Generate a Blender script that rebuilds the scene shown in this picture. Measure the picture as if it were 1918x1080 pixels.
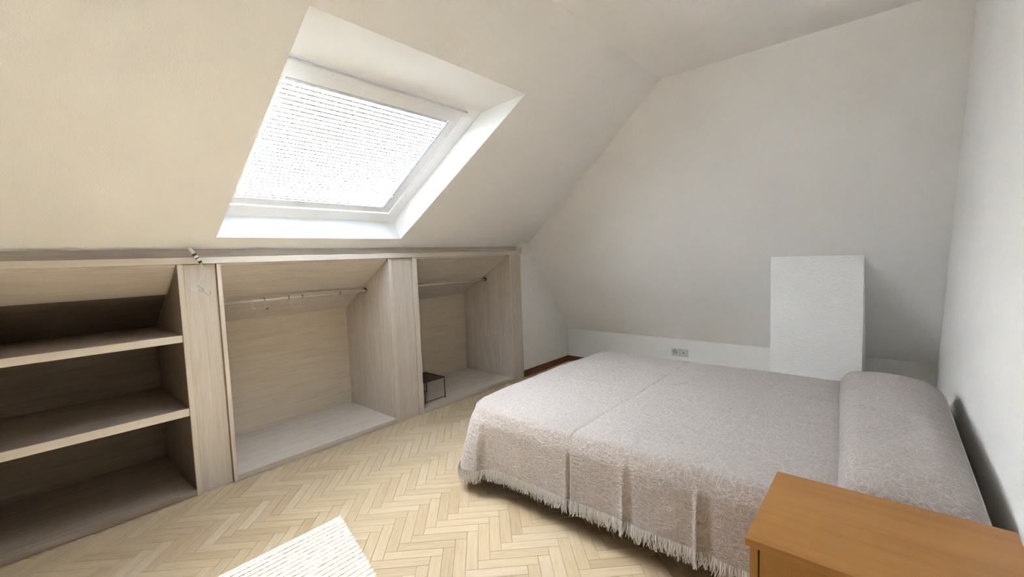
import bpy, bmesh, math, random
from mathutils import Vector, Matrix
random.seed(7)
for o in list(bpy.data.objects): bpy.data.objects.remove(o, do_unlink=True)
SC = bpy.context.scene
COL = SC.collection

# ------------------------------------------------------------------ camera
CAM_F = 813.085            # focal length in pixels of the 1918 wide frame
cam_d = bpy.data.cameras.new('camera')
cam_d.sensor_fit = 'HORIZONTAL'; cam_d.sensor_width = 36.0
cam_d.lens = 36.0*CAM_F/1918.0
cam_d.clip_start = 0.05; cam_d.clip_end = 200
cam = bpy.data.objects.new('camera', cam_d); COL.objects.link(cam)
F = Vector((-0.65540645, 0.75174769, -0.07292323))
R = Vector((0.75498519, 0.65477365, -0.03562073))
U = Vector((-0.0209704, 0.07840202, 0.99670124))
CP = Vector((2.85992, 0.0, 1.2555))
cam.matrix_world = Matrix(((R.x, U.x, -F.x, CP.x), (R.y, U.y, -F.y, CP.y), (R.z, U.z, -F.z, CP.z), (0, 0, 0, 1)))
SC.camera = cam

# ------------------------------------------------------------------ world, sun, exposure
SKY_COL = (0.93, 0.945, 1.0); SKY_STR = 7.0
SUN_STR = 13.2; SUN_COL = (0.96, 1.0, 1.04)
SUN_DIR = Vector((0.369, -0.403, -0.838)).normalized()
EXPOSURE = 3.1
w = bpy.data.worlds.new('sky'); SC.world = w; w.use_nodes = True
bg = w.node_tree.nodes['Background']
bg.inputs[0].default_value = (*SKY_COL, 1); bg.inputs[1].default_value = SKY_STR
sl = bpy.data.lights.new('sun', 'SUN'); sl.energy = SUN_STR; sl.color = SUN_COL; sl.angle = math.radians(0.25)
so = bpy.data.objects.new('sun', sl); COL.objects.link(so)
so.rotation_mode = 'QUATERNION'; so.rotation_quaternion = SUN_DIR.to_track_quat('-Z', 'Y'); so.location = (-2, 4, 6)
SC.view_settings.view_transform = 'Standard'; SC.view_settings.look = 'None'
SC.view_settings.gamma = 1; SC.view_settings.use_curve_mapping = False
SC.view_settings.exposure = EXPOSURE

# ------------------------------------------------------------------ room numbers (metres)
XW = 3.133                 # right wall
YB = 4.255                 # back knee wall
YF = -1.6                  # wall behind the camera
HC = 2.390                 # flat ceiling
TA = 0.58769; ZS = 1.3934  # left roof slope z = ZS + TA*x
TB = 1.48656; HK = 0.388   # back roof slope z = HK + TB*(YB-y)
CS = 1/math.sqrt(1+TA*TA)
TV = Vector((CS, 0, CS*TA)); NV = Vector((-CS*TA, 0, CS))
def SP(s, y, n): return Vector((0, y, ZS)) + TV*s + NV*n

# ------------------------------------------------------------------ helpers
def link(o): COL.objects.link(o); return o
def origin(p):
    v = Vector((0, 0, 0))
    while p: v += p.location; p = p.parent
    return v
def mesh_obj(name, verts, faces, mat, parent=None, smooth=False, uvs=None, base=None):
    me = bpy.data.meshes.new(name)
    off = origin(parent) if parent else (Vector(base) if base else Vector((0, 0, 0)))
    me.from_pydata([tuple(Vector(v)-off) for v in verts], [], faces)
    me.update()
    if uvs:
        l = me.uv_layers.new(name='UVMap')
        for lp in me.loops: l.data[lp.index].uv = uvs[lp.vertex_index]
    if mat: me.materials.append(mat)
    if smooth:
        for p in me.polygons: p.use_smooth = True
    o = link(bpy.data.objects.new(name, me))
    if parent: o.parent = parent
    elif base: o.location = base
    return o
class MB:
    """collects shapes of ONE part"""
    def __init__(s): s.v = []; s.f = []
    def add(s, vs, fs):
        b = len(s.v); s.v += [Vector(v) for v in vs]; s.f += [tuple(b+i for i in f) for f in fs]; return s
    def hexa(s, c):  # 8 corners: bottom 4 ccw, top 4 ccw
        return s.add(c, [(0, 3, 2, 1), (4, 5, 6, 7), (0, 1, 5, 4), (1, 2, 6, 5), (2, 3, 7, 6), (3, 0, 4, 7)])
    def box(s, x0, x1, y0, y1, z0, z1, b=0.0):
        if b <= 0:
            return s.hexa([(x0, y0, z0), (x1, y0, z0), (x1, y1, z0), (x0, y1, z0), (x0, y0, z1), (x1, y0, z1), (x1, y1, z1), (x0, y1, z1)])
        bm = bmesh.new(); bmesh.ops.create_cube(bm, size=1)
        for v in bm.verts:
            v.co = Vector(((x0+x1)/2+v.co.x*(x1-x0), (y0+y1)/2+v.co.y*(y1-y0), (z0+z1)/2+v.co.z*(z1-z0)))
        bmesh.ops.bevel(bm, geom=bm.edges[:], offset=b, segments=2, profile=0.6, affect='EDGES')
        bm.verts.index_update()
        s.add([v.co.copy() for v in bm.verts], [[v.index for v in f.verts] for f in bm.faces]); bm.free(); return s
    def win(s, s0, s1, y0, y1, n0, n1, b=0.0):   # box in roof-window coordinates
        t = MB(); t.box(s0, s1, y0, y1, n0, n1, b)
        # (s, y, n) is a right-handed frame
        return s.add([SP(v.x, v.y, v.z) for v in t.v], t.f)
    def prism_y(s, prof, y0, y1):   # profile of (x,z) extruded along y
        n = len(prof)
        vs = [(x, y0, z) for x, z in prof]+[(x, y1, z) for x, z in prof]
        fs = [tuple(range(n)), tuple(range(2*n-1, n-1, -1))]+[(i, i+n, (i+1) % n+n, (i+1) % n) for i in range(n)]
        return s.add(vs, fs)
    def tube(s, pts, r, seg=8, cap=True, closed=False):
        pts = [Vector(p) for p in pts]; n = len(pts); rings = []
        for i, p in enumerate(pts):
            a = pts[(i-1) % n] if (i > 0 or closed) else p
            b = pts[(i+1) % n] if (i < n-1 or closed) else p
            t = (b-a).normalized()
            ref = Vector((0, 0, 1)) if abs(t.z) < .9 else Vector((1, 0, 0))
            u = t.cross(ref).normalized(); w_ = t.cross(u)
            rr = r[i] if isinstance(r, (list, tuple)) else r
            rings.append([p+(u*math.cos(2*math.pi*k/seg)+w_*math.sin(2*math.pi*k/seg))*rr for k in range(seg)])
        vs = [v for q in rings for v in q]; fs = []
        m = n if closed else n-1
        for i in range(m):
            j = (i+1) % n
            for k in range(seg):
                fs.append((i*seg+k, i*seg+(k+1) % seg, j*seg+(k+1) % seg, j*seg+k))
        if cap and not closed: fs += [tuple(range(seg-1, -1, -1)), tuple((n-1)*seg+k for k in range(seg))]
        return s.add(vs, fs)
    def build(s, name, mat, parent=None, smooth=False, base=None):
        o = mesh_obj(name, s.v, s.f, mat, parent, smooth, base=base)
        bm = bmesh.new(); bm.from_mesh(o.data); bmesh.ops.recalc_face_normals(bm, faces=bm.faces); bm.to_mesh(o.data); bm.free()
        return o
def tag(o, label, cat, group=None):
    o['label'] = label; o['category'] = cat
    if group: o['group'] = group
    return o
def thing(name, loc, label, cat, group=None):
    o = link(bpy.data.objects.new(name, None)); o.location = loc; o.empty_display_size = .1
    return tag(o, label, cat, group)
def struct(o, label=None):
    o['kind'] = 'structure'
    if label: o['label'] = label
    return o

# ------------------------------------------------------------------ materials
def new_mat(name):
    m = bpy.data.materials.new(name); m.use_nodes = True
    nt = m.node_tree; b = nt.nodes['Principled BSDF']
    return m, nt, b
def N(nt, typ, **kw):
    n = nt.nodes.new(typ)
    for k, v in kw.items(): setattr(n, k, v)
    return n
def ramp(nt, stops):
    r = N(nt, 'ShaderNodeValToRGB'); e = r.color_ramp.elements
    while len(e) < len(stops): e.new(.5)
    for q, (p, c) in zip(e, stops): q.position = p; q.color = (*c, 1) if len(c) == 3 else c
    return r
def plain(name, col, rough=.5, metal=0, spec=.5):
    m, nt, b = new_mat(name)
    b.inputs['Base Color'].default_value = (*col, 1); b.inputs['Roughness'].default_value = rough
    b.inputs['Metallic'].default_value = metal; b.inputs['Specular IOR Level'].default_value = spec
    return m
def plaster(name, col, bump=.25, scale=150):
    m, nt, b = new_mat(name)
    tc = N(nt, 'ShaderNodeTexCoord')
    n1 = N(nt, 'ShaderNodeTexNoise'); n1.inputs['Scale'].default_value = scale; n1.inputs['Detail'].default_value = 4
    n2 = N(nt, 'ShaderNodeTexNoise'); n2.inputs['Scale'].default_value = 2.2; n2.inputs['Detail'].default_value = 3
    nt.links.new(tc.outputs['Object'], n1.inputs['Vector']); nt.links.new(tc.outputs['Object'], n2.inputs['Vector'])
    r = ramp(nt, [(.3, tuple(c*.965 for c in col)), (.7, col)])
    nt.links.new(n2.outputs['Fac'], r.inputs['Fac']); nt.links.new(r.outputs['Color'], b.inputs['Base Color'])
    bp = N(nt, 'ShaderNodeBump'); bp.inputs['Strength'].default_value = bump; bp.inputs['Distance'].default_value = .004
    nt.links.new(n1.outputs['Fac'], bp.inputs['Height']); nt.links.new(bp.outputs['Normal'], b.inputs['Normal'])
    b.inputs['Roughness'].default_value = .85; b.inputs['Specular IOR Level'].default_value = .25
    return m
def wood(name, stops, axis, rough=.45, scale=7.0, stretch=20.0, bump=.05, spec=.4):
    """grain running along axis 0/1/2 of the object coordinates"""
    m, nt, b = new_mat(name)
    tc = N(nt, 'ShaderNodeTexCoord'); mp = N(nt, 'ShaderNodeMapping')
    sc = [stretch]*3; sc[axis] = 1.0; mp.inputs['Scale'].default_value = sc
    nt.links.new(tc.outputs['Object'], mp.inputs['Vector'])
    n1 = N(nt, 'ShaderNodeTexNoise'); n1.inputs['Scale'].default_value = scale; n1.inputs['Detail'].default_value = 6; n1.inputs['Roughness'].default_value = .62
    nt.links.new(mp.outputs['Vector'], n1.inputs['Vector'])
    n2 = N(nt, 'ShaderNodeTexNoise'); n2.inputs['Scale'].default_value = scale*.35; n2.inputs['Detail'].default_value = 2
    nt.links.new(mp.outputs['Vector'], n2.inputs['Vector'])
    mx = N(nt, 'ShaderNodeMath', operation='ADD'); m2 = N(nt, 'ShaderNodeMath', operation='MULTIPLY'); m2.inputs[1].default_value = .5
    nt.links.new(n1.outputs['Fac'], mx.inputs[0]); nt.links.new(n2.outputs['Fac'], mx.inputs[1]); nt.links.new(mx.outputs[0], m2.inputs[0])
    r = ramp(nt, stops); nt.links.new(m2.outputs[0], r.inputs['Fac']); nt.links.new(r.outputs['Color'], b.inputs['Base Color'])
    bp = N(nt, 'ShaderNodeBump'); bp.inputs['Strength'].default_value = bump; bp.inputs['Distance'].default_value = .002
    nt.links.new(n1.outputs['Fac'], bp.inputs['Height']); nt.links.new(bp.outputs['Normal'], b.inputs['Normal'])
    b.inputs['Roughness'].default_value = rough; b.inputs['Specular IOR Level'].default_value = spec
    return m
M = {}
M['wall'] = plaster('wall_plaster', (.89, .88, .87), .45)
M['reveal'] = plaster('reveal_plaster', (.85, .85, .84), .22, 120)
OAK = [(.28, (.50, .43, .37)), (.5, (.61, .54, .475)), (.74, (.69, .625, .555))]
M['oak_y'] = wood('grey_oak_laminate_lengthwise', OAK, 1)
M['oak_z'] = wood('grey_oak_laminate_upright', OAK, 2)
M['oak_x'] = wood('grey_oak_laminate_deep', OAK, 0)
PLY = [(.3, (.58, .48, .36)), (.5, (.66, .565, .44)), (.72, (.72, .62, .50))]
M['oak_edge'] = wood('pale_oak_edging', [(.3, (.60, .53, .45)), (.7, (.72, .65, .57))], 2, .45)
M['oak_lip'] = wood('pale_oak_lip', [(.3, (.60, .53, .45)), (.7, (.72, .65, .57))], 1, .45)
M['ply_y'] = wood('pale_back_board', PLY, 1, .55)
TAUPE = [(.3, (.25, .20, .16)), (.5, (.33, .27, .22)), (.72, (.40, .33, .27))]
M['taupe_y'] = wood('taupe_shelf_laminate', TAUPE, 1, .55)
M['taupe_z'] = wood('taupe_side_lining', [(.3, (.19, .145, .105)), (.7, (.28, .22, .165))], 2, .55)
M['brown_y'] = wood('brown_board_and_slope_shade', [(.3, (.15, .11, .075)), (.7, (.23, .175, .125))], 1, .6)  # board colour of the back panel; painted shade on the rear slope
HONEY = [(.3, (.31, .135, .03)), (.5, (.375, .175, .045)), (.72, (.43, .21, .06))]
M['honey_x'] = wood('honey_veneer_top', HONEY, 0, .38, 4, 10)
M['honey_z'] = wood('honey_veneer_upright', HONEY, 2, .42, 4, 10)
M['skirt'] = wood('dark_brown_skirting', [(.3, (.13, .05, .02)), (.7, (.22, .09, .04))], 1, .4)
M['white_pvc'] = plain('white_window_lacquer', (.80, .81, .83), .35)
M['slat'] = plain('white_slat_enamel', (.60, .64, .68), .45)
M['guide'] = plain('pale_blue_guide', (.30, .48, .70), .3)
M['steel'] = plain('brushed_steel', (.78, .76, .73), .35, .45)
M['dark_metal'] = plain('black_wire_metal', (.018, .016, .016), .5, .3)
M['bracket'] = plain('dark_bracket', (.05, .04, .04), .45, .4)
M['white_plastic'] = plain('white_plastic', (.82, .82, .80), .35)
M['black_plastic'] = plain('black_plastic', (.02, .02, .02), .4)
M['grey_wire'] = plain('grey_wire', (.45, .45, .46), .45)
M['gap'] = plain('dark_subfloor', (.10, .07, .04), .9)
M['linen'] = plain('white_pillow_cotton', (.80, .79, .77), .9, 0, .1)
M['mattress'] = plain('mattress_cloth', (.7, .69, .67), .9, 0, .1)
M['bed_base'] = plain('bed_base_dark_cloth', (.06, .055, .05), .9, 0, .1)
M['chimney'] = plaster('chimney_plaster', (.89, .885, .885), .8, 90)

def parquet():
    m, nt, b = new_mat('oak_parquet_stave')
    uv = N(nt, 'ShaderNodeUVMap'); uv.uv_map = 'UVMap'
    oi = N(nt, 'ShaderNodeObjectInfo'); ge = N(nt, 'ShaderNodeNewGeometry')
    ad = N(nt, 'ShaderNodeMath', operation='ADD'); fr = N(nt, 'ShaderNodeMath', operation='FRACT')
    nt.links.new(oi.outputs['Random'], ad.inputs[0]); nt.links.new(ge.outputs['Random Per Island'], ad.inputs[1]); nt.links.new(ad.outputs[0], fr.inputs[0])
    w50 = N(nt, 'ShaderNodeMath', operation='MULTIPLY'); w50.inputs[1].default_value = 60; nt.links.new(fr.outputs[0], w50.inputs[0])
    mp = N(nt, 'ShaderNodeMapping'); mp.inputs['Scale'].default_value = (5, 70, 1); nt.links.new(uv.outputs['UV'], mp.inputs['Vector'])
    n1 = N(nt, 'ShaderNodeTexNoise', noise_dimensions='4D'); n1.inputs['Scale'].default_value = 1.6; n1.inputs['Detail'].default_value = 6
    nt.links.new(mp.outputs['Vector'], n1.inputs['Vector']); nt.links.new(w50.outputs[0], n1.inputs['W'])
    base = ramp(nt, [(0, (.50, .38, .245)), (.2, (.56, .435, .285)), (.55, (.585, .46, .305)), (.85, (.61, .485, .33)), (1, (.625, .515, .375))])
    nt.links.new(fr.outputs[0], base.inputs['Fac'])
    gr = ramp(nt, [(.3, (.86, .84, .81)), (.6, (1, 1, 1))]); nt.links.new(n1.outputs['Fac'], gr.inputs['Fac'])
    mx = N(nt, 'ShaderNodeMix', data_type='RGBA', blend_type='MULTIPLY'); mx.inputs[0].default_value = 1
    nt.links.new(base.outputs['Color'], mx.inputs[6]); nt.links.new(gr.outputs['Color'], mx.inputs[7])
    nt.links.new(mx.outputs[2], b.inputs['Base Color'])
    b.inputs['Roughness'].default_value = .33; b.inputs['Specular IOR Level'].default_value = .35
    bp = N(nt, 'ShaderNodeBump'); bp.inputs['Strength'].default_value = .04; bp.inputs['Distance'].default_value = .001
    nt.links.new(n1.outputs['Fac'], bp.inputs['Height']); nt.links.new(bp.outputs['Normal'], b.inputs['Normal'])
    return m
M['parquet'] = parquet()

def fabric():
    m, nt, b = new_mat('crinkled_taupe_cloth')
    uv = N(nt, 'ShaderNodeUVMap'); uv.uv_map = 'UVMap'
    nz = N(nt, 'ShaderNodeTexNoise'); nz.inputs['Scale'].default_value = 9; nz.inputs['Detail'].default_value = 3
    nt.links.new(uv.outputs['UV'], nz.inputs['Vector'])
    def warped(amount):
        sub = N(nt, 'ShaderNodeVectorMath', operation='SUBTRACT'); sub.inputs[1].default_value = (.5, .5, .5)
        nt.links.new(nz.outputs['Color'], sub.inputs[0])
        sc = N(nt, 'ShaderNodeVectorMath', operation='SCALE'); sc.inputs['Scale'].default_value = amount; nt.links.new(sub.outputs[0], sc.inputs[0])
        ad = N(nt, 'ShaderNodeVectorMath', operation='ADD'); nt.links.new(uv.outputs['UV'], ad.inputs[0]); nt.links.new(sc.outputs[0], ad.inputs[1])
        return ad
    lines = []
    for amt, s, wdt in ((.12, 26, .020), (.08, 44, .026), (.14, 36, .024)):
        a = warped(amt); mp = N(nt, 'ShaderNodeMapping'); mp.inputs['Location'].default_value = (s*.37, s*.71, 0); mp.inputs['Rotation'].default_value = (0, 0, s*.3)
        mp.inputs['Scale'].default_value = (1, .55, 1)
        nt.links.new(a.outputs[0], mp.inputs['Vector'])
        v = N(nt, 'ShaderNodeTexVoronoi', feature='DISTANCE_TO_EDGE'); v.voronoi_dimensions = '2D'; v.inputs['Scale'].default_value = s
        nt.links.new(mp.outputs['Vector'], v.inputs['Vector'])
        r = N(nt, 'ShaderNodeMapRange'); r.inputs['From Min'].default_value = 0; r.inputs['From Max'].default_value = wdt*2; r.inputs['To Min'].default_value = 1; r.inputs['To Max'].default_value = 0
        nt.links.new(v.outputs['Distance'], r.inputs['Value']); lines.append(r)
    m1 = N(nt, 'ShaderNodeMath', operation='MAXIMUM'); nt.links.new(lines[0].outputs[0], m1.inputs[0]); nt.links.new(lines[1].outputs[0], m1.inputs[1])
    m2 = N(nt, 'ShaderNodeMath', operation='MAXIMUM'); nt.links.new(m1.outputs[0], m2.inputs[0]); nt.links.new(lines[2].outputs[0], m2.inputs[1])
    # crinkle: fine ridges running across the bed
    mp = N(nt, 'ShaderNodeMapping'); mp.inputs['Scale'].default_value = (34, 95, 1); nt.links.new(warped(.05).outputs[0], mp.inputs['Vector'])
    cr = N(nt, 'ShaderNodeTexNoise'); cr.inputs['Scale'].default_value = 1; cr.inputs['Detail'].default_value = 4; cr.inputs['Roughness'].default_value = .6
    nt.links.new(mp.outputs['Vector'], cr.inputs['Vector'])
    fine = N(nt, 'ShaderNodeTexNoise'); fine.inputs['Scale'].default_value = 420; fine.inputs['Detail'].default_value = 2; nt.links.new(uv.outputs['UV'], fine.inputs['Vector'])
    c0 = ramp(nt, [(.3, (.36, .315, .295)), (.7, (.46, .41, .39))]); nt.links.new(fine.outputs['Fac'], c0.inputs['Fac'])
    f = N(nt, 'ShaderNodeMath', operation='MULTIPLY'); f.inputs[1].default_value = .40; nt.links.new(m2.outputs[0], f.inputs[0])
    mx = N(nt, 'ShaderNodeMix', data_type='RGBA'); nt.links.new(f.outputs[0], mx.inputs[0])
    nt.links.new(c0.outputs['Color'], mx.inputs[6]); mx.inputs[7].default_value = (.72, .68, .65, 1)
    nt.links.new(mx.outputs[2], b.inputs['Base Color'])
    b1 = N(nt, 'ShaderNodeBump'); b1.inputs['Strength'].default_value = 1.0; b1.inputs['Distance'].default_value = .010; nt.links.new(cr.outputs['Fac'], b1.inputs['Height'])
    b2 = N(nt, 'ShaderNodeBump'); b2.inputs['Strength'].default_value = .35; b2.inputs['Distance'].default_value = .002; nt.links.new(m2.outputs[0], b2.inputs['Height']); nt.links.new(b1.outputs['Normal'], b2.inputs['Normal'])
    nt.links.new(b2.outputs['Normal'], b.inputs['Normal'])
    b.inputs['Roughness'].default_value = .9; b.inputs['Specular IOR Level'].default_value = .15
    b.inputs['Sheen Weight'].default_value = .25; b.inputs['Sheen Roughness'].default_value = .5
    return m
M['fabric'] = fabric()
M['fringe'] = plain('pale_fringe_yarn', (.72, .70, .69), .9, 0, .1)
def pane_glass():
    m, nt, b = new_mat('clear_pane'); nt.nodes.remove(b)
    t = N(nt, 'ShaderNodeBsdfTransparent'); g = N(nt, 'ShaderNodeBsdfGlossy'); g.inputs['Roughness'].default_value = .02
    t.inputs['Color'].default_value = (.96, .985, .98, 1)
    mx = N(nt, 'ShaderNodeMixShader'); mx.inputs[0].default_value = .06
    nt.links.new(t.outputs[0], mx.inputs[1]); nt.links.new(g.outputs[0], mx.inputs[2])
    nt.links.new(mx.outputs[0], nt.nodes['Material Output'].inputs['Surface'])
    return m
M['glass'] = pane_glass()

# ------------------------------------------------------------------ structure
WY0, WY1 = -0.60, 3.42     # built-in wardrobe run along the left wall
# left roof slope, a thick slab with the roof-window shaft cut through it
A = dict(s0=.0536, s1=1.511, y0=.757, y1=1.960)     # opening in the room face
B = dict(s0=.055, s1=1.205, y0=.700, y1=1.945)      # opening at the window
TH = .15
def slab_with_hole():
    s0, s1, y0, y1 = -1.10, 2.12, YF-.1, YB+.1
    so = [(s0, y0), (s1, y0), (s1, y1), (s0, y1)]
    ai = [(A['s0'], A['y0']), (A['s1'], A['y0']), (A['s1'], A['y1']), (A['s0'], A['y1'])]
    bi = [(B['s0'], B['y0']), (B['s1'], B['y0']), (B['s1'], B['y1']), (B['s0'], B['y1'])]
    v = [SP(s, y, 0) for s, y in so]+[SP(s, y, 0) for s, y in ai]+[SP(s, y, TH) for s, y in so]+[SP(s, y, TH) for s, y in bi]
    f = []
    for i in range(4):
        j = (i+1) % 4
        f.append((i, j, 4+j, 4+i)); f.append((8+i, 12+i, 12+j, 8+j)); f.append((i, 8+i, 8+j, j))
    return v, f
m_ = MB(); v, f = slab_with_hole(); m_.add(v, f)
struct(m_.build('ceiling_slope_left', M['wall']), 'sloping plastered ceiling on the left with the roof window')
rv = MB()
ai = [(A['s0'], A['y0']), (A['s1'], A['y0']), (A['s1'], A['y1']), (A['s0'], A['y1'])]
bi = [(B['s0'], B['y0']), (B['s1'], B['y0']), (B['s1'], B['y1']), (B['s0'], B['y1'])]
rv.add([SP(s, y, 0) for s, y in ai]+[SP(s, y, TH+.002) for s, y in bi], [(i, (i+1) % 4, (i+1) % 4+4, i+4) for i in range(4)])
struct(rv.build('trim_1', M['reveal']), 'white plastered reveal around the roof window')
# flat ceiling
YC = YB-(HC-HK)/TB; XC = (HC-ZS)/TA
struct(MB().box(XC-.02, XW+.1, YF-.1, YC+.1, HC, HC+.12).build('ceiling', M['wall']), 'flat white ceiling strip')
# back roof slope
def BSL(y): return HK+TB*(YB-y)
bs = MB(); nb = Vector((0, TB, 1)).normalized()*.12
q = [Vector((-1.0, YB, HK)), Vector((XW+.1, YB, HK)), Vector((XW+.1, YC, HC)), Vector((-1.0, YC, HC))]
bs.hexa(q+[p+nb for p in q]); struct(bs.build('ceiling_slope_back', M['wall']), 'sloping plastered ceiling above the bed')
struct(MB().box(-1.0, XW+.1, YB, YB+.12, -.13, HK+.02).build('wall_back', M['reveal']), 'low white knee wall behind the bed')
struct(MB().box(XW, XW+.1, YF-.1, YB+.1, -.13, HC+.05).build('wall_right', M['wall']), 'white wall beside the pillow')
struct(MB().box(-1.0, XW+.1, YF-.1, YF, -.13, HC+.05).build('wall_front', M['wall']))
wl = MB().box(-.06, 0, WY1+.002, YB+.02, -.13, ZS+.03).box(-.06, 0, YF-.02, WY0-.002, -.13, ZS+.03)
struct(wl.build('wall_left', M['wall']), 'plastered wall beside the wardrobe end')
struct(MB().box(-1.02, -.95, YF-.1, YB+.1, -.13, 1.05).build('wall_light_seal', M['wall']))  # unseen wall added to keep light out of the void behind the wardrobe
struct(MB().box(0, .012, WY1+.004, YB-.002, .0005, .068, .003).build('baseboard_left', M['skirt']), 'dark brown skirting board')
struct(MB().box(.013, 2.18, YB-.012, YB-.0005, .0005, .068, .003).build('baseboard_back', M['skirt']), 'dark brown skirting board')
# chimney box
struct(MB().box(2.190, 2.734, 3.719, YB+.05, .0005, 1.184, .004).build('wall_chimney', M['chimney']), 'white plastered chimney box behind the bed')

# floor: subfloor plus herringbone staves
floor = MB().box(-1.0, XW+.1, YF-.1, YB+.1, -.13, -.0125).build('floor', M['gap'])
struct(floor, 'oak herringbone parquet floor')
SW = .0502; SLN = SW*5
def stave_shape(L, W):
    g = .0005; b = .0007; x, y = L/2-g, W/2-g
    vs = [(-x, -y, -.012), (x, -y, -.012), (x, y, -.012), (-x, y, -.012),
          (-x, -y, -b), (x, -y, -b), (x, y, -b), (-x, y, -b),
          (-x+b, -y+b, 0), (x-b, -y+b, 0), (x-b, y-b, 0), (-x+b, y-b, 0)]
    fs = [(8, 9, 10, 11)]
    for k in (0, 4):
        for i in range(4): fs.append((k+i, k+(i+1) % 4, k+4+(i+1) % 4, k+4+i))
    return vs, fs
svs, sfs = stave_shape(SLN, SW)
sme = bpy.data.meshes.new('stave'); sme.from_pydata(svs, [], sfs); sme.update()
ul = sme.uv_layers.new(name='UVMap')
for lp in sme.loops: ul.data[lp.index].uv = (svs[lp.vertex_index][0], svs[lp.vertex_index][1])
sme.materials.append(M['parquet'])
q2 = 1/math.sqrt(2); U0, V0 = 1.958, -.294
staves = []
for a in range(-110, 110):
    for b in range(-110, 110):
        bb = b-9
        if (a-bb) % 10 == 0: cu, cv, ang = U0+(a+2.5)*SW, V0+(b+.5)*SW, math.pi/4
        elif (a-bb) % 10 == 9: cu, cv, ang = U0+(a+.5)*SW, V0+(b+2.5)*SW, 3*math.pi/4
        else: continue
        x, y = (cu-cv)*q2, (cu+cv)*q2      # u=(x+y)/sqrt2, v=(y-x)/sqrt2
        if -.10 < x < XW+.08 and YF-.05 < y < YB+.08: staves.append((x, y, ang))
def stave_score(x, y):
    if (x > 1.13 and y > 1.66) or x < -.04: return 0
    if x > 2.62 and y > .9: return 0
    d = Vector((x, y, 0))-CP; z = d.dot(F)
    if z < .1: return 0
    px = 959+CAM_F*d.dot(R)/z; py = 540-CAM_F*d.dot(U)/z
    if not (-40 < px < 1958 and -10 < py < 1120): return 0
    return CP.z/d.length**3
scored = sorted(((stave_score(x, y), x, y, ang) for x, y, ang in staves), reverse=True)
rest = MB(); ruv = []
for i, (sc, x, y, ang) in enumerate(scored):
    ca, sa = math.cos(ang), math.sin(ang)
    if sc > 0 and i < 300:
        o = link(bpy.data.objects.new('stave', sme)); o.location = (x, y, 0); o.rotation_euler = (0, 0, ang); o.parent = floor
    else:
        rest.add([(x+vx*ca-vy*sa, y+vx*sa+vy*ca, vz) for vx, vy, vz in svs], sfs)
        ruv += [(p[0], p[1]) for p in svs]
ro = mesh_obj('parquet_remainder', rest.v, rest.f, M['parquet'], floor, uvs=ruv); ro['kind'] = 'stuff'

# ------------------------------------------------------------------ roof window
win = link(bpy.data.objects.new('window_1', None)); win.location = SP(.63, 1.32, TH); struct(win, 'white roof window with a venetian blind')
def ring(mb, o, i, n0, n1, b=.002):
    mb.win(o[0], i[0], o[2], o[3], n0, n1, b); mb.win(i[1], o[1], o[2], o[3], n0, n1, b)
    mb.win(i[0], i[1], o[2], i[2], n0, n1, b); mb.win(i[0], i[1], i[3], o[3], n0, n1, b)
    return mb
FO = (B['s0'], B['s1'], B['y0'], B['y1']); FI = (.150, 1.150, .782, 1.864)
SO = (.156, 1.144, .788, 1.857); SI = (.214, 1.074, .846, 1.790)
ring(MB(), (FO[0]-.06, FO[1]+.06, FO[2]-.06, FO[3]+.06), FI, TH+.004, TH+.12).build('window_frame', M['white_pvc'], win)
ring(MB(), SO, SI, TH+.012, TH+.075, .003).build('window_sash', M['white_pvc'], win)
MB().win(SI[0]-.005, SI[1]+.005, SI[2]-.005, SI[3]+.005, TH+.056, TH+.060).build('window_pane', M['glass'], win)
bar = MB().win(1.152, 1.186, .80, 1.85, TH-.016, TH+.003, .004).build('ventilation_bar', M['white_pvc'], win)
for yy in (1.02, 1.36, 1.64):
    MB().win(1.166, 1.173, yy-.004, yy+.004, TH-.019, TH-.0155).build('screw_cap', M['white_plastic'], bar)
# venetian blind
bl = thing('venetian_blind', SP(.2, 1.318, TH+.02), 'white venetian blind with tilted slats inside the roof window', 'blind')
BY0, BY1 = SI[2]+.006, SI[3]-.008
NS = 31; PITCH = .0270; SLW = .025; TILT = math.radians(28)
dirv = (-math.cos(TILT), math.sin(TILT))       # inward direction of a slat in (n, s)
NC = TH+.027
sb = MB()
def slat_verts(sc_):
    vs = []; K = 4
    for k in range(K+1):
        q_ = (k/K-.5)*SLW; sag = .0018*(1-(2*k/K-1)**2)
        n_ = NC+dirv[0]*q_; s_ = sc_+dirv[1]*q_+sag
        vs.append((s_, n_))
    return vs
for k in range(NS):
    sc_ = SI[0]+.036+k*PITCH
    pr_ = slat_verts(sc_); m = MB()
    top = [(a, b) for a, b in pr_]; bot = [(a-.0005, b) for q_i, (a, b) in reversed(list(enumerate(pr_)))]
    loop = top+bot; n = len(loop)
    vs = [SP(a, BY0, b) for a, b in loop]+[SP(a, BY1, b) for a, b in loop]
    K = 4
    fs = []
    for i in range(n): fs.append((i, (i+1) % n, (i+1) % n+n, i+n))
    for i in range(K):
        fs.append((i, i+1, n-2-i, n-1-i)); fs.append((n+i, 2*n-1-i, 2*n-2-i, n+i+1))
    m.add(vs, fs)
    # lip added to the slat's room edge, deepened to draw the shade lines
    a, b = pr_[-1]; m.win(a-.0098, a, BY0, BY1, b-.0012, b)
    m.build('slat', M['slat'], bl, smooth=False)
MB().win(SI[1]-.014, SI[1]-.002, BY0, BY1, NC-.014, NC+.014, .003).build('head_rail', M['slat'], bl)
MB().win(SI[0]+.006, SI[0]+.016, BY0, BY1, NC-.012, NC+.012, .003).build('bottom_rail', M['slat'], bl)
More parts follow.
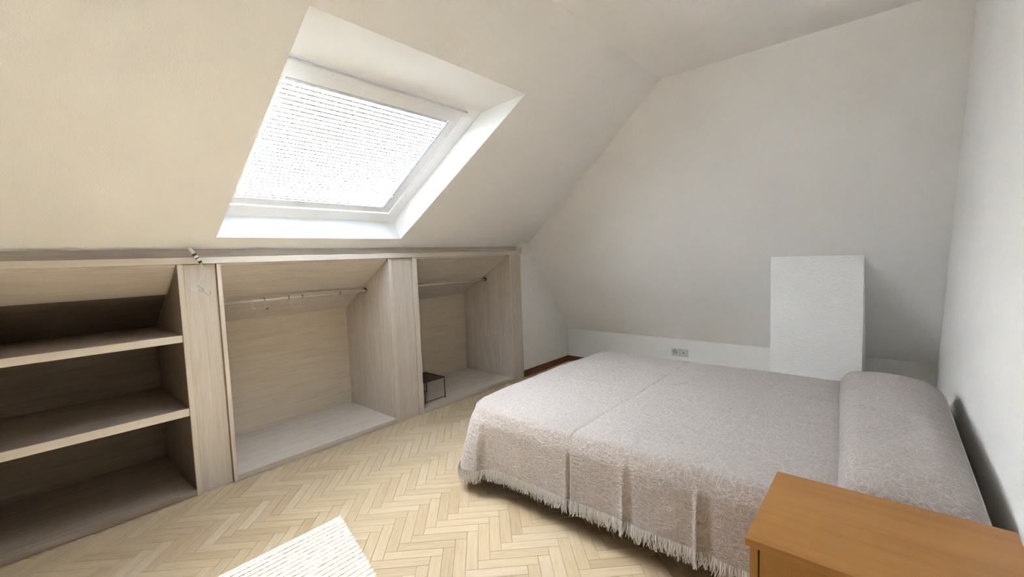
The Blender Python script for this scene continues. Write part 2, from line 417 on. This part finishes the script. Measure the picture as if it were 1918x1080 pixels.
for yy in (1.0, 1.33, 1.64):
    m = MB()
    for dn in (-.0128, .0128): m.tube([SP(SI[0]+.012, yy, NC+dn), SP(SI[1]-.012, yy, NC+dn)], .0006, 4)
    m.build('ladder_cord', M['slat'], bl)
for yy in (SI[3]-.004,):
    m = MB().win(SI[0]+.004, SI[1]-.004, yy-.0045, yy+.0035, NC-.018, NC-.012).build('side_guide', M['guide'], bl)
    MB().tube([SP(.352, yy, NC-.030), SP(.352, yy, NC-.016)], [.005, .007], 10).build('slider_knob', M['guide'], m)

# ------------------------------------------------------------------ built-in wardrobe
ZT = 1.276                     # top of the openings under the fascia
XBK = -.68
def slope_z(x): return ZT+TA*x
def side_panel(p, y0, y1, mat='oak_z'):
    MB().box(.0003, .002, y0+.0005, y1-.0005, .001, ZT-.001, .0005).build('edge_band', M['oak_edge'], p)
    return MB().prism_y([(0, .0008), (0, ZT-.0006), (XBK, slope_z(XBK)-.0006), (XBK, .0008)], y0, y1).build('side_panel', M[mat], p)
def sloped(p, y0, y1, x0, x1, drop=0):
    t = .012
    return MB().prism_y([(x0, slope_z(x0)-drop), (x1, slope_z(x1)-drop), (x1, slope_z(x1)-drop+t), (x0, slope_z(x0)-drop+t)], y0, y1).build('sloping_top_panel', M['oak_y'], p)
# --- shelf unit
su = thing('shelf_unit', (-.33, -.01, 0), 'open oak shelf unit with three levels under the sloping ceiling', 'shelf unit')
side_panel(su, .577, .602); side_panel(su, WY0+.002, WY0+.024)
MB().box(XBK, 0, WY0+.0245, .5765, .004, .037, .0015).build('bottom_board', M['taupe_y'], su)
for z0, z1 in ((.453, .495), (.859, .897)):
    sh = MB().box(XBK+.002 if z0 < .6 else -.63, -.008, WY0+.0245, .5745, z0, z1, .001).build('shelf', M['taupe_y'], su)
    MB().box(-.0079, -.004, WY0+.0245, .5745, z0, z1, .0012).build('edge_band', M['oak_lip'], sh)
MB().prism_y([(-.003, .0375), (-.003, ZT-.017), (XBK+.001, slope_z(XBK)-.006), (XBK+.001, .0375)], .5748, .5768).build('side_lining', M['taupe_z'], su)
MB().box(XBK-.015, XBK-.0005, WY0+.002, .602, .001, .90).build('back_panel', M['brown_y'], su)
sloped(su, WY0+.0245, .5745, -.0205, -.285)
sloped(su, WY0+.0245, .5745, -.287, XBK-.01).data.materials[0] = M['brown_y']  # rear slope coloured brown to stand for the shade at the back
MB().box(-.036, -.014, .605, .7535, .001, ZT-.002, .0012).build('filler_panel', M['oak_z'], su)
# --- middle hanging unit
def hang_unit(name, label, yl0, yl1, yr0, yr1, fill, fx):
    u = thing(name, (-.33, (yl1+yr0)/2, 0), label, 'wardrobe')
    side_panel(u, yl0, yl1); side_panel(u, yr0, yr1)
    MB().box(XBK, -.001, yl1+.0005, yr0-.0005, .003, .036, .0015).build('bottom_board', M['oak_y'], u)
    bp = MB().box(XBK-.015, XBK-.0005, yl0, yr1, .001, .91).build('back_panel', M['ply_y'], u)
    sloped(u, yl1+.0005, yr0-.0005, -.0205, -.380); sloped(u, yl1+.0005, yr0-.0005, -.386, XBK-.01, .007)
    MB().box(fx-.02, fx, fill[0], fill[1], .001, ZT-.002, .0012).build('filler_panel', M['oak_z'], u)
    rx, rz = -.337, 1.026
    r = MB().tube([(rx, yl1+.001, rz-.002), (rx, yr0-.001, rz)], .0085, 12).build('clothes_rail', M['steel'], u, True)
    for yy, d in ((yl1, 1), (yr0, -1)):
        b = MB().tube([(rx, yy+d*.0006, rz), (rx, yy+d*.006, rz)], .017, 14)
        b.box(rx-.006, rx+.006, min(yy+d*.0006, yy+d*.014), max(yy+d*.0006, yy+d*.014), rz, rz+.022)
        bo = b.build('rail_bracket', M['bracket'], u)
        MB().tube([(rx+.012, yy+d*.006, rz-.006), (rx+.012, yy+d*.011, rz-.006)], .0045, 8).build('bracket_screw', M['white_plastic'], bo)
    return u, bp
mu, mbp = hang_unit('hanging_unit', 'wide open wardrobe bay with a steel clothes rail under the roof window', .757, .778, 1.868, 1.898, (1.9005, 2.0845), -.012)
ru, rbp = hang_unit('hanging_unit', 'darker open wardrobe bay at the far end holding a black wire rack', 2.088, 2.130, 3.250, 3.273, (3.2735, WY1), -.002)
for yy, zz in ((1.671, .467), (1.291, .468), (1.107, .600)):
    MB().tube([(XBK-.0004, yy, zz), (XBK+.003, yy, zz)], .006, 8).build('screw_cap', M['ply_y'], mbp)
for xx, zz in ((-.33, .445), (-.09, .456)):
    MB().tube([(xx, 3.2496, zz), (xx, 3.2465, zz)], .006, 8).build('screw_cap', M['white_plastic'], ru)
MB().box(-.025, .002, WY1-.004, WY1+.0015, .001, ZT-.004).build('edge_band', M['oak_z'], ru)
# --- fascia over all three
fa = thing('fascia_board', (-.02, 1.4, ZT), 'long oak fascia lip running above the open wardrobe bays', 'fascia')
MB().box(-.020, .008, WY0, WY1, ZT+.001, 1.313, .003).build('front_lip', M['oak_lip'], fa)
MB().prism_y([(-.060, 1.3135), (-.060, ZS-TA*.060-.0005), (-.095, ZS-TA*.095-.0005), (-.095, 1.3135)], WY0, WY1).box(-.095, -.0202, WY0, WY1, 1.304, 1.3132).build('top_board', M['oak_y'], fa)
MB().box(.0005, .012, WY1+.0005, WY1+.012, ZT+.001, 1.345, .002).build('end_cap', M['oak_z'], fa)

# hooks left on the rail of the middle bay
ringpos = [1.027, 1.106, 1.266, 1.359, 1.646]
hook_labels = ['pale wire hook at the near end of the clothes rail', 'wire hook with a dark ball tip on the clothes rail, second from the near end',
               'thin dark wire hook at the middle of the clothes rail', 'short curled wire hook on the rail, fourth from the near end', 'bare dark ring near the far bracket of the clothes rail']
for k, yy in enumerate(ringpos):
    rx, rz = -.337, 1.0252
    h = thing('hanger_hook', (rx, yy, rz-.02), hook_labels[k], 'hook', 'hooks left on the clothes rail')
    rr = .0112
    MB().tube([(rx+rr*math.cos(t), yy, rz+rr*math.sin(t)) for t in [i*math.pi/8 for i in range(16)]], .0022, 6, closed=True).build('ring', M['bracket'] if k else M['steel'], h)
    if k < 4:
        ln = (.045, .05, .055, .03)[k]
        pts = [(rx+.003, yy, rz-rr), (rx+.004, yy+.002, rz-rr-ln*.5), (rx+.006, yy+.006, rz-rr-ln*.9), (rx+.012, yy+.012, rz-rr-ln), (rx+.016, yy+.016, rz-rr-ln*.85)]
        MB().tube(pts, .0017, 6).build('wire', M['steel'], h)
    if k == 1:
        MB().tube([(rx+.012, yy+.012, rz-rr-.056), (rx+.012, yy+.012, rz-rr-.046)], [.004, .005], 8).build('tip', M['bracket'], h)

# black wire rack
wr = thing('wire_rack', (-.22, 2.315, .037), 'small black wire rack standing in the far wardrobe bay', 'rack')
X0, X1, Y0, Y1, Z0, Z1 = -.345, -.082, 2.205, 2.423, .0385, .222
for x in (X0, X1):
    for y in (Y0, Y1):
        MB().tube([(x, y, Z0-.002), (x, y, Z1)], .004, 6).build('leg', M['dark_metal'], wr)
for y in ():
    pass
for x in (X0, X1): MB().tube([(x, Y0, Z0+.012), (x, Y1, Z0+.012)], .003, 6).build('stretcher', M['dark_metal'], wr)
fr = MB()
for a, b in (((X0, Y0), (X1, Y0)), ((X1, Y0), (X1, Y1)), ((X1, Y1), (X0, Y1)), ((X0, Y1), (X0, Y0))): fr.tube([(*a, Z1), (*b, Z1)], .0045, 6)
fr.build('top_frame', M['dark_metal'], wr)
ms = MB()
n = 22
for i in range(1, n): x = X0+(X1-X0)*i/n; ms.tube([(x, Y0, Z1), (x, Y1, Z1)], .0016, 4)
for i in range(1, 16): y = Y0+(Y1-Y0)*i/16; ms.tube([(X0, y, Z1-.002), (X1, y, Z1-.002)], .0016, 4)
mo = ms.build('top_mesh', M['dark_metal'], wr)

# loose cable end on the fascia
cb = thing('cable_fitting', (.02, .65, 1.3), 'white plastic cable fitting with a dangling knotted wire over the fascia', 'cable')
p0, p1 = Vector((.016, .634, 1.366)), Vector((.030, .676, 1.286))
MB().tube([p0, p0.lerp(p1, .1), p0.lerp(p1, .55), p1], [.006, .0095, .0095, .008], 10).build('sleeve', M['white_plastic'], cb, True)
MB().tube([p0.lerp(p1, .42), p0.lerp(p1, .56)], .0102, 10).build('black_band', M['black_plastic'], cb)
MB().tube([p0.lerp(p1, .70), p0.lerp(p1, .76)], .0104, 10).build('black_band', M['black_plastic'], cb)
MB().tube([p0.lerp(p1, .92), p0.lerp(p1, 1.05)], [.0095, .008], 10).build('end_nut', M['bracket'], cb)
MB().tube([(.012, .612, 1.372), (.014, .622, 1.374), p0], .0025, 6).build('lead_wire', M['white_plastic'], cb)
def smooth_pts(pts, n=6):
    out = []; P = [Vector(p) for p in pts]
    for i in range(len(P)-1):
        a, b, c, d = P[max(i-1, 0)], P[i], P[i+1], P[min(i+2, len(P)-1)]
        for k in range(n):
            t = k/n
            out.append(.5*((2*b)+(c-a)*t+(2*a-5*b+4*c-d)*t*t+(3*b-a-3*c+d)*t**3))
    return out+[P[-1]]
MB().tube(smooth_pts([p1, (.030, .684, 1.262), (.028, .688, 1.235), (.024, .678, 1.205), (.020, .662, 1.178), (.018, .655, 1.158)]), .0022, 6).build('wire', M['white_plastic'], cb, True)
MB().tube(smooth_pts([(.018, .655, 1.160), (.016, .672, 1.150), (.020, .684, 1.140), (.024, .676, 1.128), (.020, .664, 1.135), (.016, .668, 1.152), (.020, .682, 1.130), (.022, .694, 1.112), (.020, .708, 1.104), (.018, .716, 1.114), (.018, .712, 1.126)]), .0024, 6).build('wire_knot', M['grey_wire'], cb, True)
MB().tube(smooth_pts([(.018, .664, 1.148), (.016, .650, 1.136), (.014, .634, 1.138), (.014, .626, 1.148)]), .002, 6).build('wire_tail', M['white_plastic'], cb, True)

# ------------------------------------------------------------------ bed
BX0, BX1, BYN, BYF, BZ = 1.055, 3.085, 1.600, 3.215, .450
bed = thing('bed', ((BX0+BX1)/2, (BYN+BYF)/2, 0), 'double bed standing under the taupe bedspread', 'bed')
MB().box(BX0+.06, BX1-.01, BYN+.06, BYF-.06, .13, .250, .01).build('base', M['bed_base'], bed)
for x in (BX0+.16, BX1-.12):
    for y in (BYN+.22, BYF-.2):
        MB().tube([(x, y, .0005), (x, y, .13)], [.022, .028], 10).build('leg', M['bed_base'], bed)
MB().box(BX0+.13, BX1-.004, BYN+.05, BYF-.05, .2505, BZ-.03, .05).build('mattress', M['mattress'], bed)

sp = thing('bedspread', ((BX0+BX1)/2, (BYN+BYF)/2, BZ), 'crinkled taupe bedspread with a pale fringe draped over the bed', 'bedspread')
from mathutils import noise as mnoise
RC = .16
def top_xy(a, b):
    """a,b in metres over the rect with the two foot corners rounded"""
    def rnd(cx, cy, sx, sy, x, y):
        u, v = (x-cx)/RC*sx, (y-cy)/RC*sy
        u2, v2 = u*math.sqrt(max(0, 1-v*v/2)), v*math.sqrt(max(0, 1-u*u/2))
        return cx+u2*RC*sx, cy+v2*RC*sy
    if a < BX0+RC and b < BYN+RC: a, b = rnd(BX0+RC, BYN+RC, -1, -1, a, b)
    elif a < BX0+RC and b > BYF-RC: a, b = rnd(BX0+RC, BYF-RC, -1, 1, a, b)
    # the foot edge bows and slants a little
    t = (b-BYN)/(BYF-BYN); k = max(0, 1-(a-BX0)/.6)
    a += k*(.028*(1-t)**2-.035*math.sin(math.pi*t))
    return a, b
def wrinkle(x, y):
    z = .006*mnoise.noise((x*2.1, y*2.1, 0))+.003*mnoise.noise((x*6, y*6, 3))
    # fold lines pressed into the cloth
    # storage folds: creases across the bed, ridges along it
    for cx_, dep in ((1.79, .010), (2.36, .004), (1.22, .003)):
        k = .55+.45*mnoise.noise((cx_*9, y*3.2, 4))
        z -= dep*k*math.exp(-((x-cx_-.010*mnoise.noise((y*2, cx_, 0)))/.008)**2)
    for cy_, amp in ((2.345, .007), (2.745, .007), (1.95, .003)):
        z += amp*(.5+.5*mnoise.noise((x*4, cy_, 1)))*math.exp(-((y-cy_-.02*mnoise.noise((x*1.5, cy_, 8)))/.014)**2)
    d = Vector((.05, .07)); p = Vector((x-1.893, y-2.583)); t = max(0, min(1, p.dot(d)/d.length_squared))
    z -= .008*math.exp(-((p-d*t).length/.010)**2)
    # dip beside the pillow, wrinkles radiating from it
    z += .010*math.exp(-((x-2.60)/.09)**2)*mnoise.noise((x*5, y*9, 7))
    return z
NX, NY = 290, 232
verts = []; uvs = []; faces = []
def edge_round(x, y):
    # height falloff close to the edges
    e = min(y-BYN, BYF-y, x-BX0-.02 if True else 1); r = .045
    if e < r:
        k = max(0, min(1, 1-e/r)); return -r*.75*(1-math.sqrt(max(0, 1-k*k)))
    return 0
for i in range(NX+1):
    for j in range(NY+1):
        a = BX0+(BX1-BX0)*i/NX; b = BYN+(BYF-BYN)*j/NY
        x, y = top_xy(a, b)
        ea = min(b-BYN, BYF-b, a-BX0); r = .05
        k = max(0, 1-ea/r); dz = -r*.6*(1-math.sqrt(max(0, 1-k*k))) if k > 0 else 0
        verts.append((x, y, BZ+wrinkle(x, y)+dz)); uvs.append((a, b))
for i in range(NX):
    for j in range(NY):
        p = i*(NY+1)+j; faces.append((p, p+NY+1, p+NY+2, p+1))
# perimeter: near side from head to foot, foot, far side
per = [(i, 0) for i in range(NX, -1, -1)]+[(0, j) for j in range(1, NY+1)]+[(i, NY) for i in range(1, NX+1)]
idx = [i*(NY+1)+j for i, j in per]
P = [Vector(verts[k]) for k in idx]
nrm = []
for k in range(len(P)):
    t = (P[min(k+3, len(P)-1)]-P[max(k-3, 0)]); t.z = 0; t.normalize(); nrm.append(Vector((-t.y, t.x, 0)))
# walking head->foot along the near side (direction -x) the outside is -y
if nrm[20].y > 0: nrm = [-n_ for n_ in nrm]
arc = [0]
for k in range(1, len(P)): arc.append(arc[-1]+(P[k]-P[k-1]).length)
folds = [(2.345, .014, .010), (2.385, -.012, .022), (2.050, .010, .010), (2.080, -.012, .016), (1.787, -.018, .0065), (1.770, .005, .012), (1.803, .005, .012), (1.50, .004, .02), (1.23, .010, .014), (1.26, -.006, .02)]
KD = 22; DROP = .275
rows = [idx]
hem = []
for d in range(1, KD+1):
    row = []
    s = d/KD
    for k in range(len(P)):
        p, n_ = P[k], nrm[k]
        fold = 0
        on_near = p.y < BYN+.10
        if on_near:
            for fx, amp, wd in folds: fold += amp*math.exp(-((p.x-fx)/wd)**2)
        fold += .008*mnoise.noise((arc[k]*5, 0, 5))+.004*mnoise.noise((arc[k]*14, s*2, 9))
        corner = math.exp(-((p.x-BX0-.10)/.10)**2)*math.exp(-((p.y-BYN-.03)/.12)**2)
        out = .018*math.sin(min(1, s*5)*math.pi/2)+.012*s+fold*min(1, s*2.2)*(0.6+.4*s)+corner*.075*s
        drop = DROP*(1+.14*corner)+.006*mnoise.noise((arc[k]*3, 4, 4))
        z = p.z-.004-(drop)*s
        q = Vector((p.x+n_.x*out, p.y+n_.y*out, z))
        q.x = min(q.x, XW-.02)
        verts.append(tuple(q)); row.append(len(verts)-1)
        i, j = per[k]; a = BX0+(BX1-BX0)*i/NX; b = BYN+(BYF-BYN)*j/NY
        if j == 0: b -= drop*s
        elif j == NY: b += drop*s
        if i == 0: a -= drop*s
        uvs.append((a, b))
        if d == KD: hem.append((q, n_, k))
    prev = rows[-1]
    for k in range(len(P)-1): faces.append((prev[k], prev[k+1], row[k+1], row[k]))
    rows.append(row)
cl = mesh_obj('cloth', verts, faces, M['fabric'], sp, True, uvs)
bm = bmesh.new(); bm.from_mesh(cl.data); bmesh.ops.recalc_face_normals(bm, faces=bm.faces)
bm.faces.ensure_lookup_table()
if bm.faces[NX*NY//2].normal.z < 0: bmesh.ops.reverse_faces(bm, faces=bm.faces)
bm.to_mesh(cl.data); bm.free()
# fringe: yarn strands along the hem
fg = MB(); rnd = random.Random(3)
for k in range(len(hem)-1):
    (q0, n0, a0), (q1, n1, a1) = hem[k], hem[k+1]
    near = q0.y < BYN+.2
    cnt = 4 if near else 1
    for c in range(cnt):
        t = (c+rnd.random())/cnt
        p = q0.lerp(q1, t); n_ = n0
        tx = (q1-q0).normalized() if (q1-q0).length > 1e-6 else Vector((1, 0, 0))
        L = rnd.uniform(.034, .060); sw = rnd.uniform(-.5, .5)
        a = p+n_*rnd.uniform(-.004, .005)+Vector((0, 0, .012))
        b = a+Vector((0, 0, -L*.45))+tx*(sw*L*.2)+n_*rnd.uniform(-.002, .010)
        e = a+Vector((0, 0, -L-.008))+tx*(sw*L*.75+rnd.uniform(-.008, .008))+n_*rnd.uniform(-.004, .014)
        fg.tube([a, b, e], [.0021, .0024, .0014], 4, cap=False)
fo = fg.build('fringe', M['fringe'], sp, True); fo['kind'] = 'stuff'; fo['label'] = 'pale yarn fringe along the hem'

# pillow and the bedspread folded over it
def cushion(cx0, cx1, cy0, cy1, z0, h, skew=0, nx=40, ny=110, pw=.5, amp=1, zf=None):
    vs = []; uv = []; fs = []
    for i in range(nx+1):
        for j in range(ny+1):
            u, v = -1+2*i/nx, -1+2*j/ny
            uu, vv = math.copysign(abs(u)**.75, u), math.copysign(abs(v)**.8, v)
            t = max(0, (1-abs(uu)**(5 if uu < 0 else 2.6))*(1-abs(vv)**8))**pw
            y = cy0+(cy1-cy0)*(vv+1)/2
            xl = cx0+skew*(1-(vv+1)/2)
            x = xl+(cx1-xl)*(uu+1)/2
            bul = .014*math.sin(abs(uu)*math.pi)*t
            z = z0+h*t*(1+.14*mnoise.noise((x*5, y*2.4, 2)))+amp*.009*mnoise.noise((x*14, y*8, 1))*t
            z += .006*t*math.exp(-((y-2.30-.01*mnoise.noise((x*8, 0, 0)))/.012)**2)*amp
            vs.append((x-(.02*(1-vv*vv*0)*t if uu < -.6 else 0)*0, y, z)); uv.append((x+(z-z0)*.4, y))
    for i in range(nx):
        for j in range(ny):
            p = i*(ny+1)+j; fs.append((p, p+ny+1, p+ny+2, p+1))
    # closed underside
    n0 = len(vs); border = [(i, 0) for i in range(nx)]+[(nx, j) for j in range(ny)]+[(i, ny) for i in range(nx, 0, -1)]+[(0, j) for j in range(ny, 0, -1)]
    fs.append(tuple(reversed([i*(ny+1)+j for i, j in border])))
    return vs, uv, fs
vs, uv, fs = cushion(2.655, 3.084, 1.600, 3.11, BZ-.003, .136, skew=.10, nx=60, ny=150, pw=.42)
mesh_obj('pillow_cover', vs, fs, M['fabric'], sp, True, uv)['label'] = 'bedspread folded over the long pillow'
vs, uv, fs = cushion(2.80, 3.092, 1.64, 3.070, BZ+.012, .050, nx=30, ny=80)
pw_ = mesh_obj('pillow', vs, fs, M['linen'], None, True, uv, base=(2.95, 2.36, BZ+.012))
tag(pw_, 'long white pillow showing at the wall side of the bedspread', 'pillow')

# ------------------------------------------------------------------ bedside chest
ns = thing('bedside_chest', (2.856, 1.33, 0), 'honey-coloured wooden bedside chest in the near corner', 'nightstand')
NX0, NX1, NY0, NY1, NZ = 2.606, 3.106, 1.125, 1.538, .550
MB().box(NX0, NX1, NY0, NY1, NZ-.019, NZ, .0015).build('top', M['honey_x'], ns)
for x0, x1 in ((NX0+.008, NX0+.026), (NX1-.026, NX1-.008)):
    MB().box(x0, x1, NY0+.014, NY1-.006, .0008, NZ-.0195, .001).build('side_panel', M['honey_z'], ns)
MB().box(NX0+.0265, NX1-.0265, NY1-.016, NY1-.007, .04, NZ-.02).build('back_panel', M['honey_z'], ns)
zt = NZ-.024
for h in (.165, .165, .165):
    dr = MB().box(NX0+.029, NX1-.029, NY0+.016, NY0+.034, zt-h+.004, zt, .0015).build('drawer', M['honey_z'], ns)
    MB().tube([((NX0+NX1)/2, NY0+.016, zt-h/2), ((NX0+NX1)/2, NY0+.008, zt-h/2), ((NX0+NX1)/2, NY0-.008, zt-h/2)], [.007, .007, .014], 12).build('knob', M['honey_z'], dr)
    zt -= h+.001
MB().box(NX0+.0265, NX1-.0265, NY0+.030, NY0+.045, .001, .03).build('plinth', M['honey_x'], ns)

# ------------------------------------------------------------------ double wall socket
sk = thing('wall_socket', (1.318, YB, .256), 'pale grey double wall socket on the low wall behind the bed', 'socket')
y = YB
M['socket_plate'] = plain('satin_grey_plate', (.50, .50, .51), .35)
M['socket_insert'] = plain('satin_grey_insert', (.62, .62, .63), .3)
plate = MB().box(1.2375, 1.3985, y-.009, y-.0003, .2175, .2945, .003).build('cover_plate', M['socket_plate'], sk)
def disc(cx, cz, r0, r1, y0, y1, n=20):
    m = MB(); vs = []
    for r, yy in ((r0, y0), (r1, y1)): vs += [(cx+r*math.cos(2*math.pi*k/n), yy, cz+r*math.sin(2*math.pi*k/n)) for k in range(n)]
    return m.add(vs, [(k, (k+1) % n, (k+1) % n+n, k+n) for k in range(n)]+[tuple(range(n, 2*n))])
MB().box(1.2425, 1.3135, y-.0125, y-.0088, .2215, .2905, .002).build('power_insert', M['socket_insert'], sk)
MB().box(1.3225, 1.3935, y-.0125, y-.0088, .2215, .2905, .002).build('aerial_insert', M['socket_insert'], sk)
disc(1.278, .256, .024, .021, y-.0129, y-.0127).build('socket_well', M['grey_wire'], sk)
for dx in (-.0095, .0095): disc(1.278+dx, .256, .0035, .003, y-.0134, y-.0132, 10).build('pin_hole', M['black_plastic'], sk)
MB().tube([(1.278+.0215*math.cos(t), y-.0132, .256+.0215*math.sin(t)) for t in [math.pi*(.45+.6*i/8) for i in range(9)]], .003, 6).build('well_rim', M['black_plastic'], sk)
disc(1.358, .256, .0065, .006, y-.0134, y-.0132, 12).build('aerial_jack', M['black_plastic'], sk)
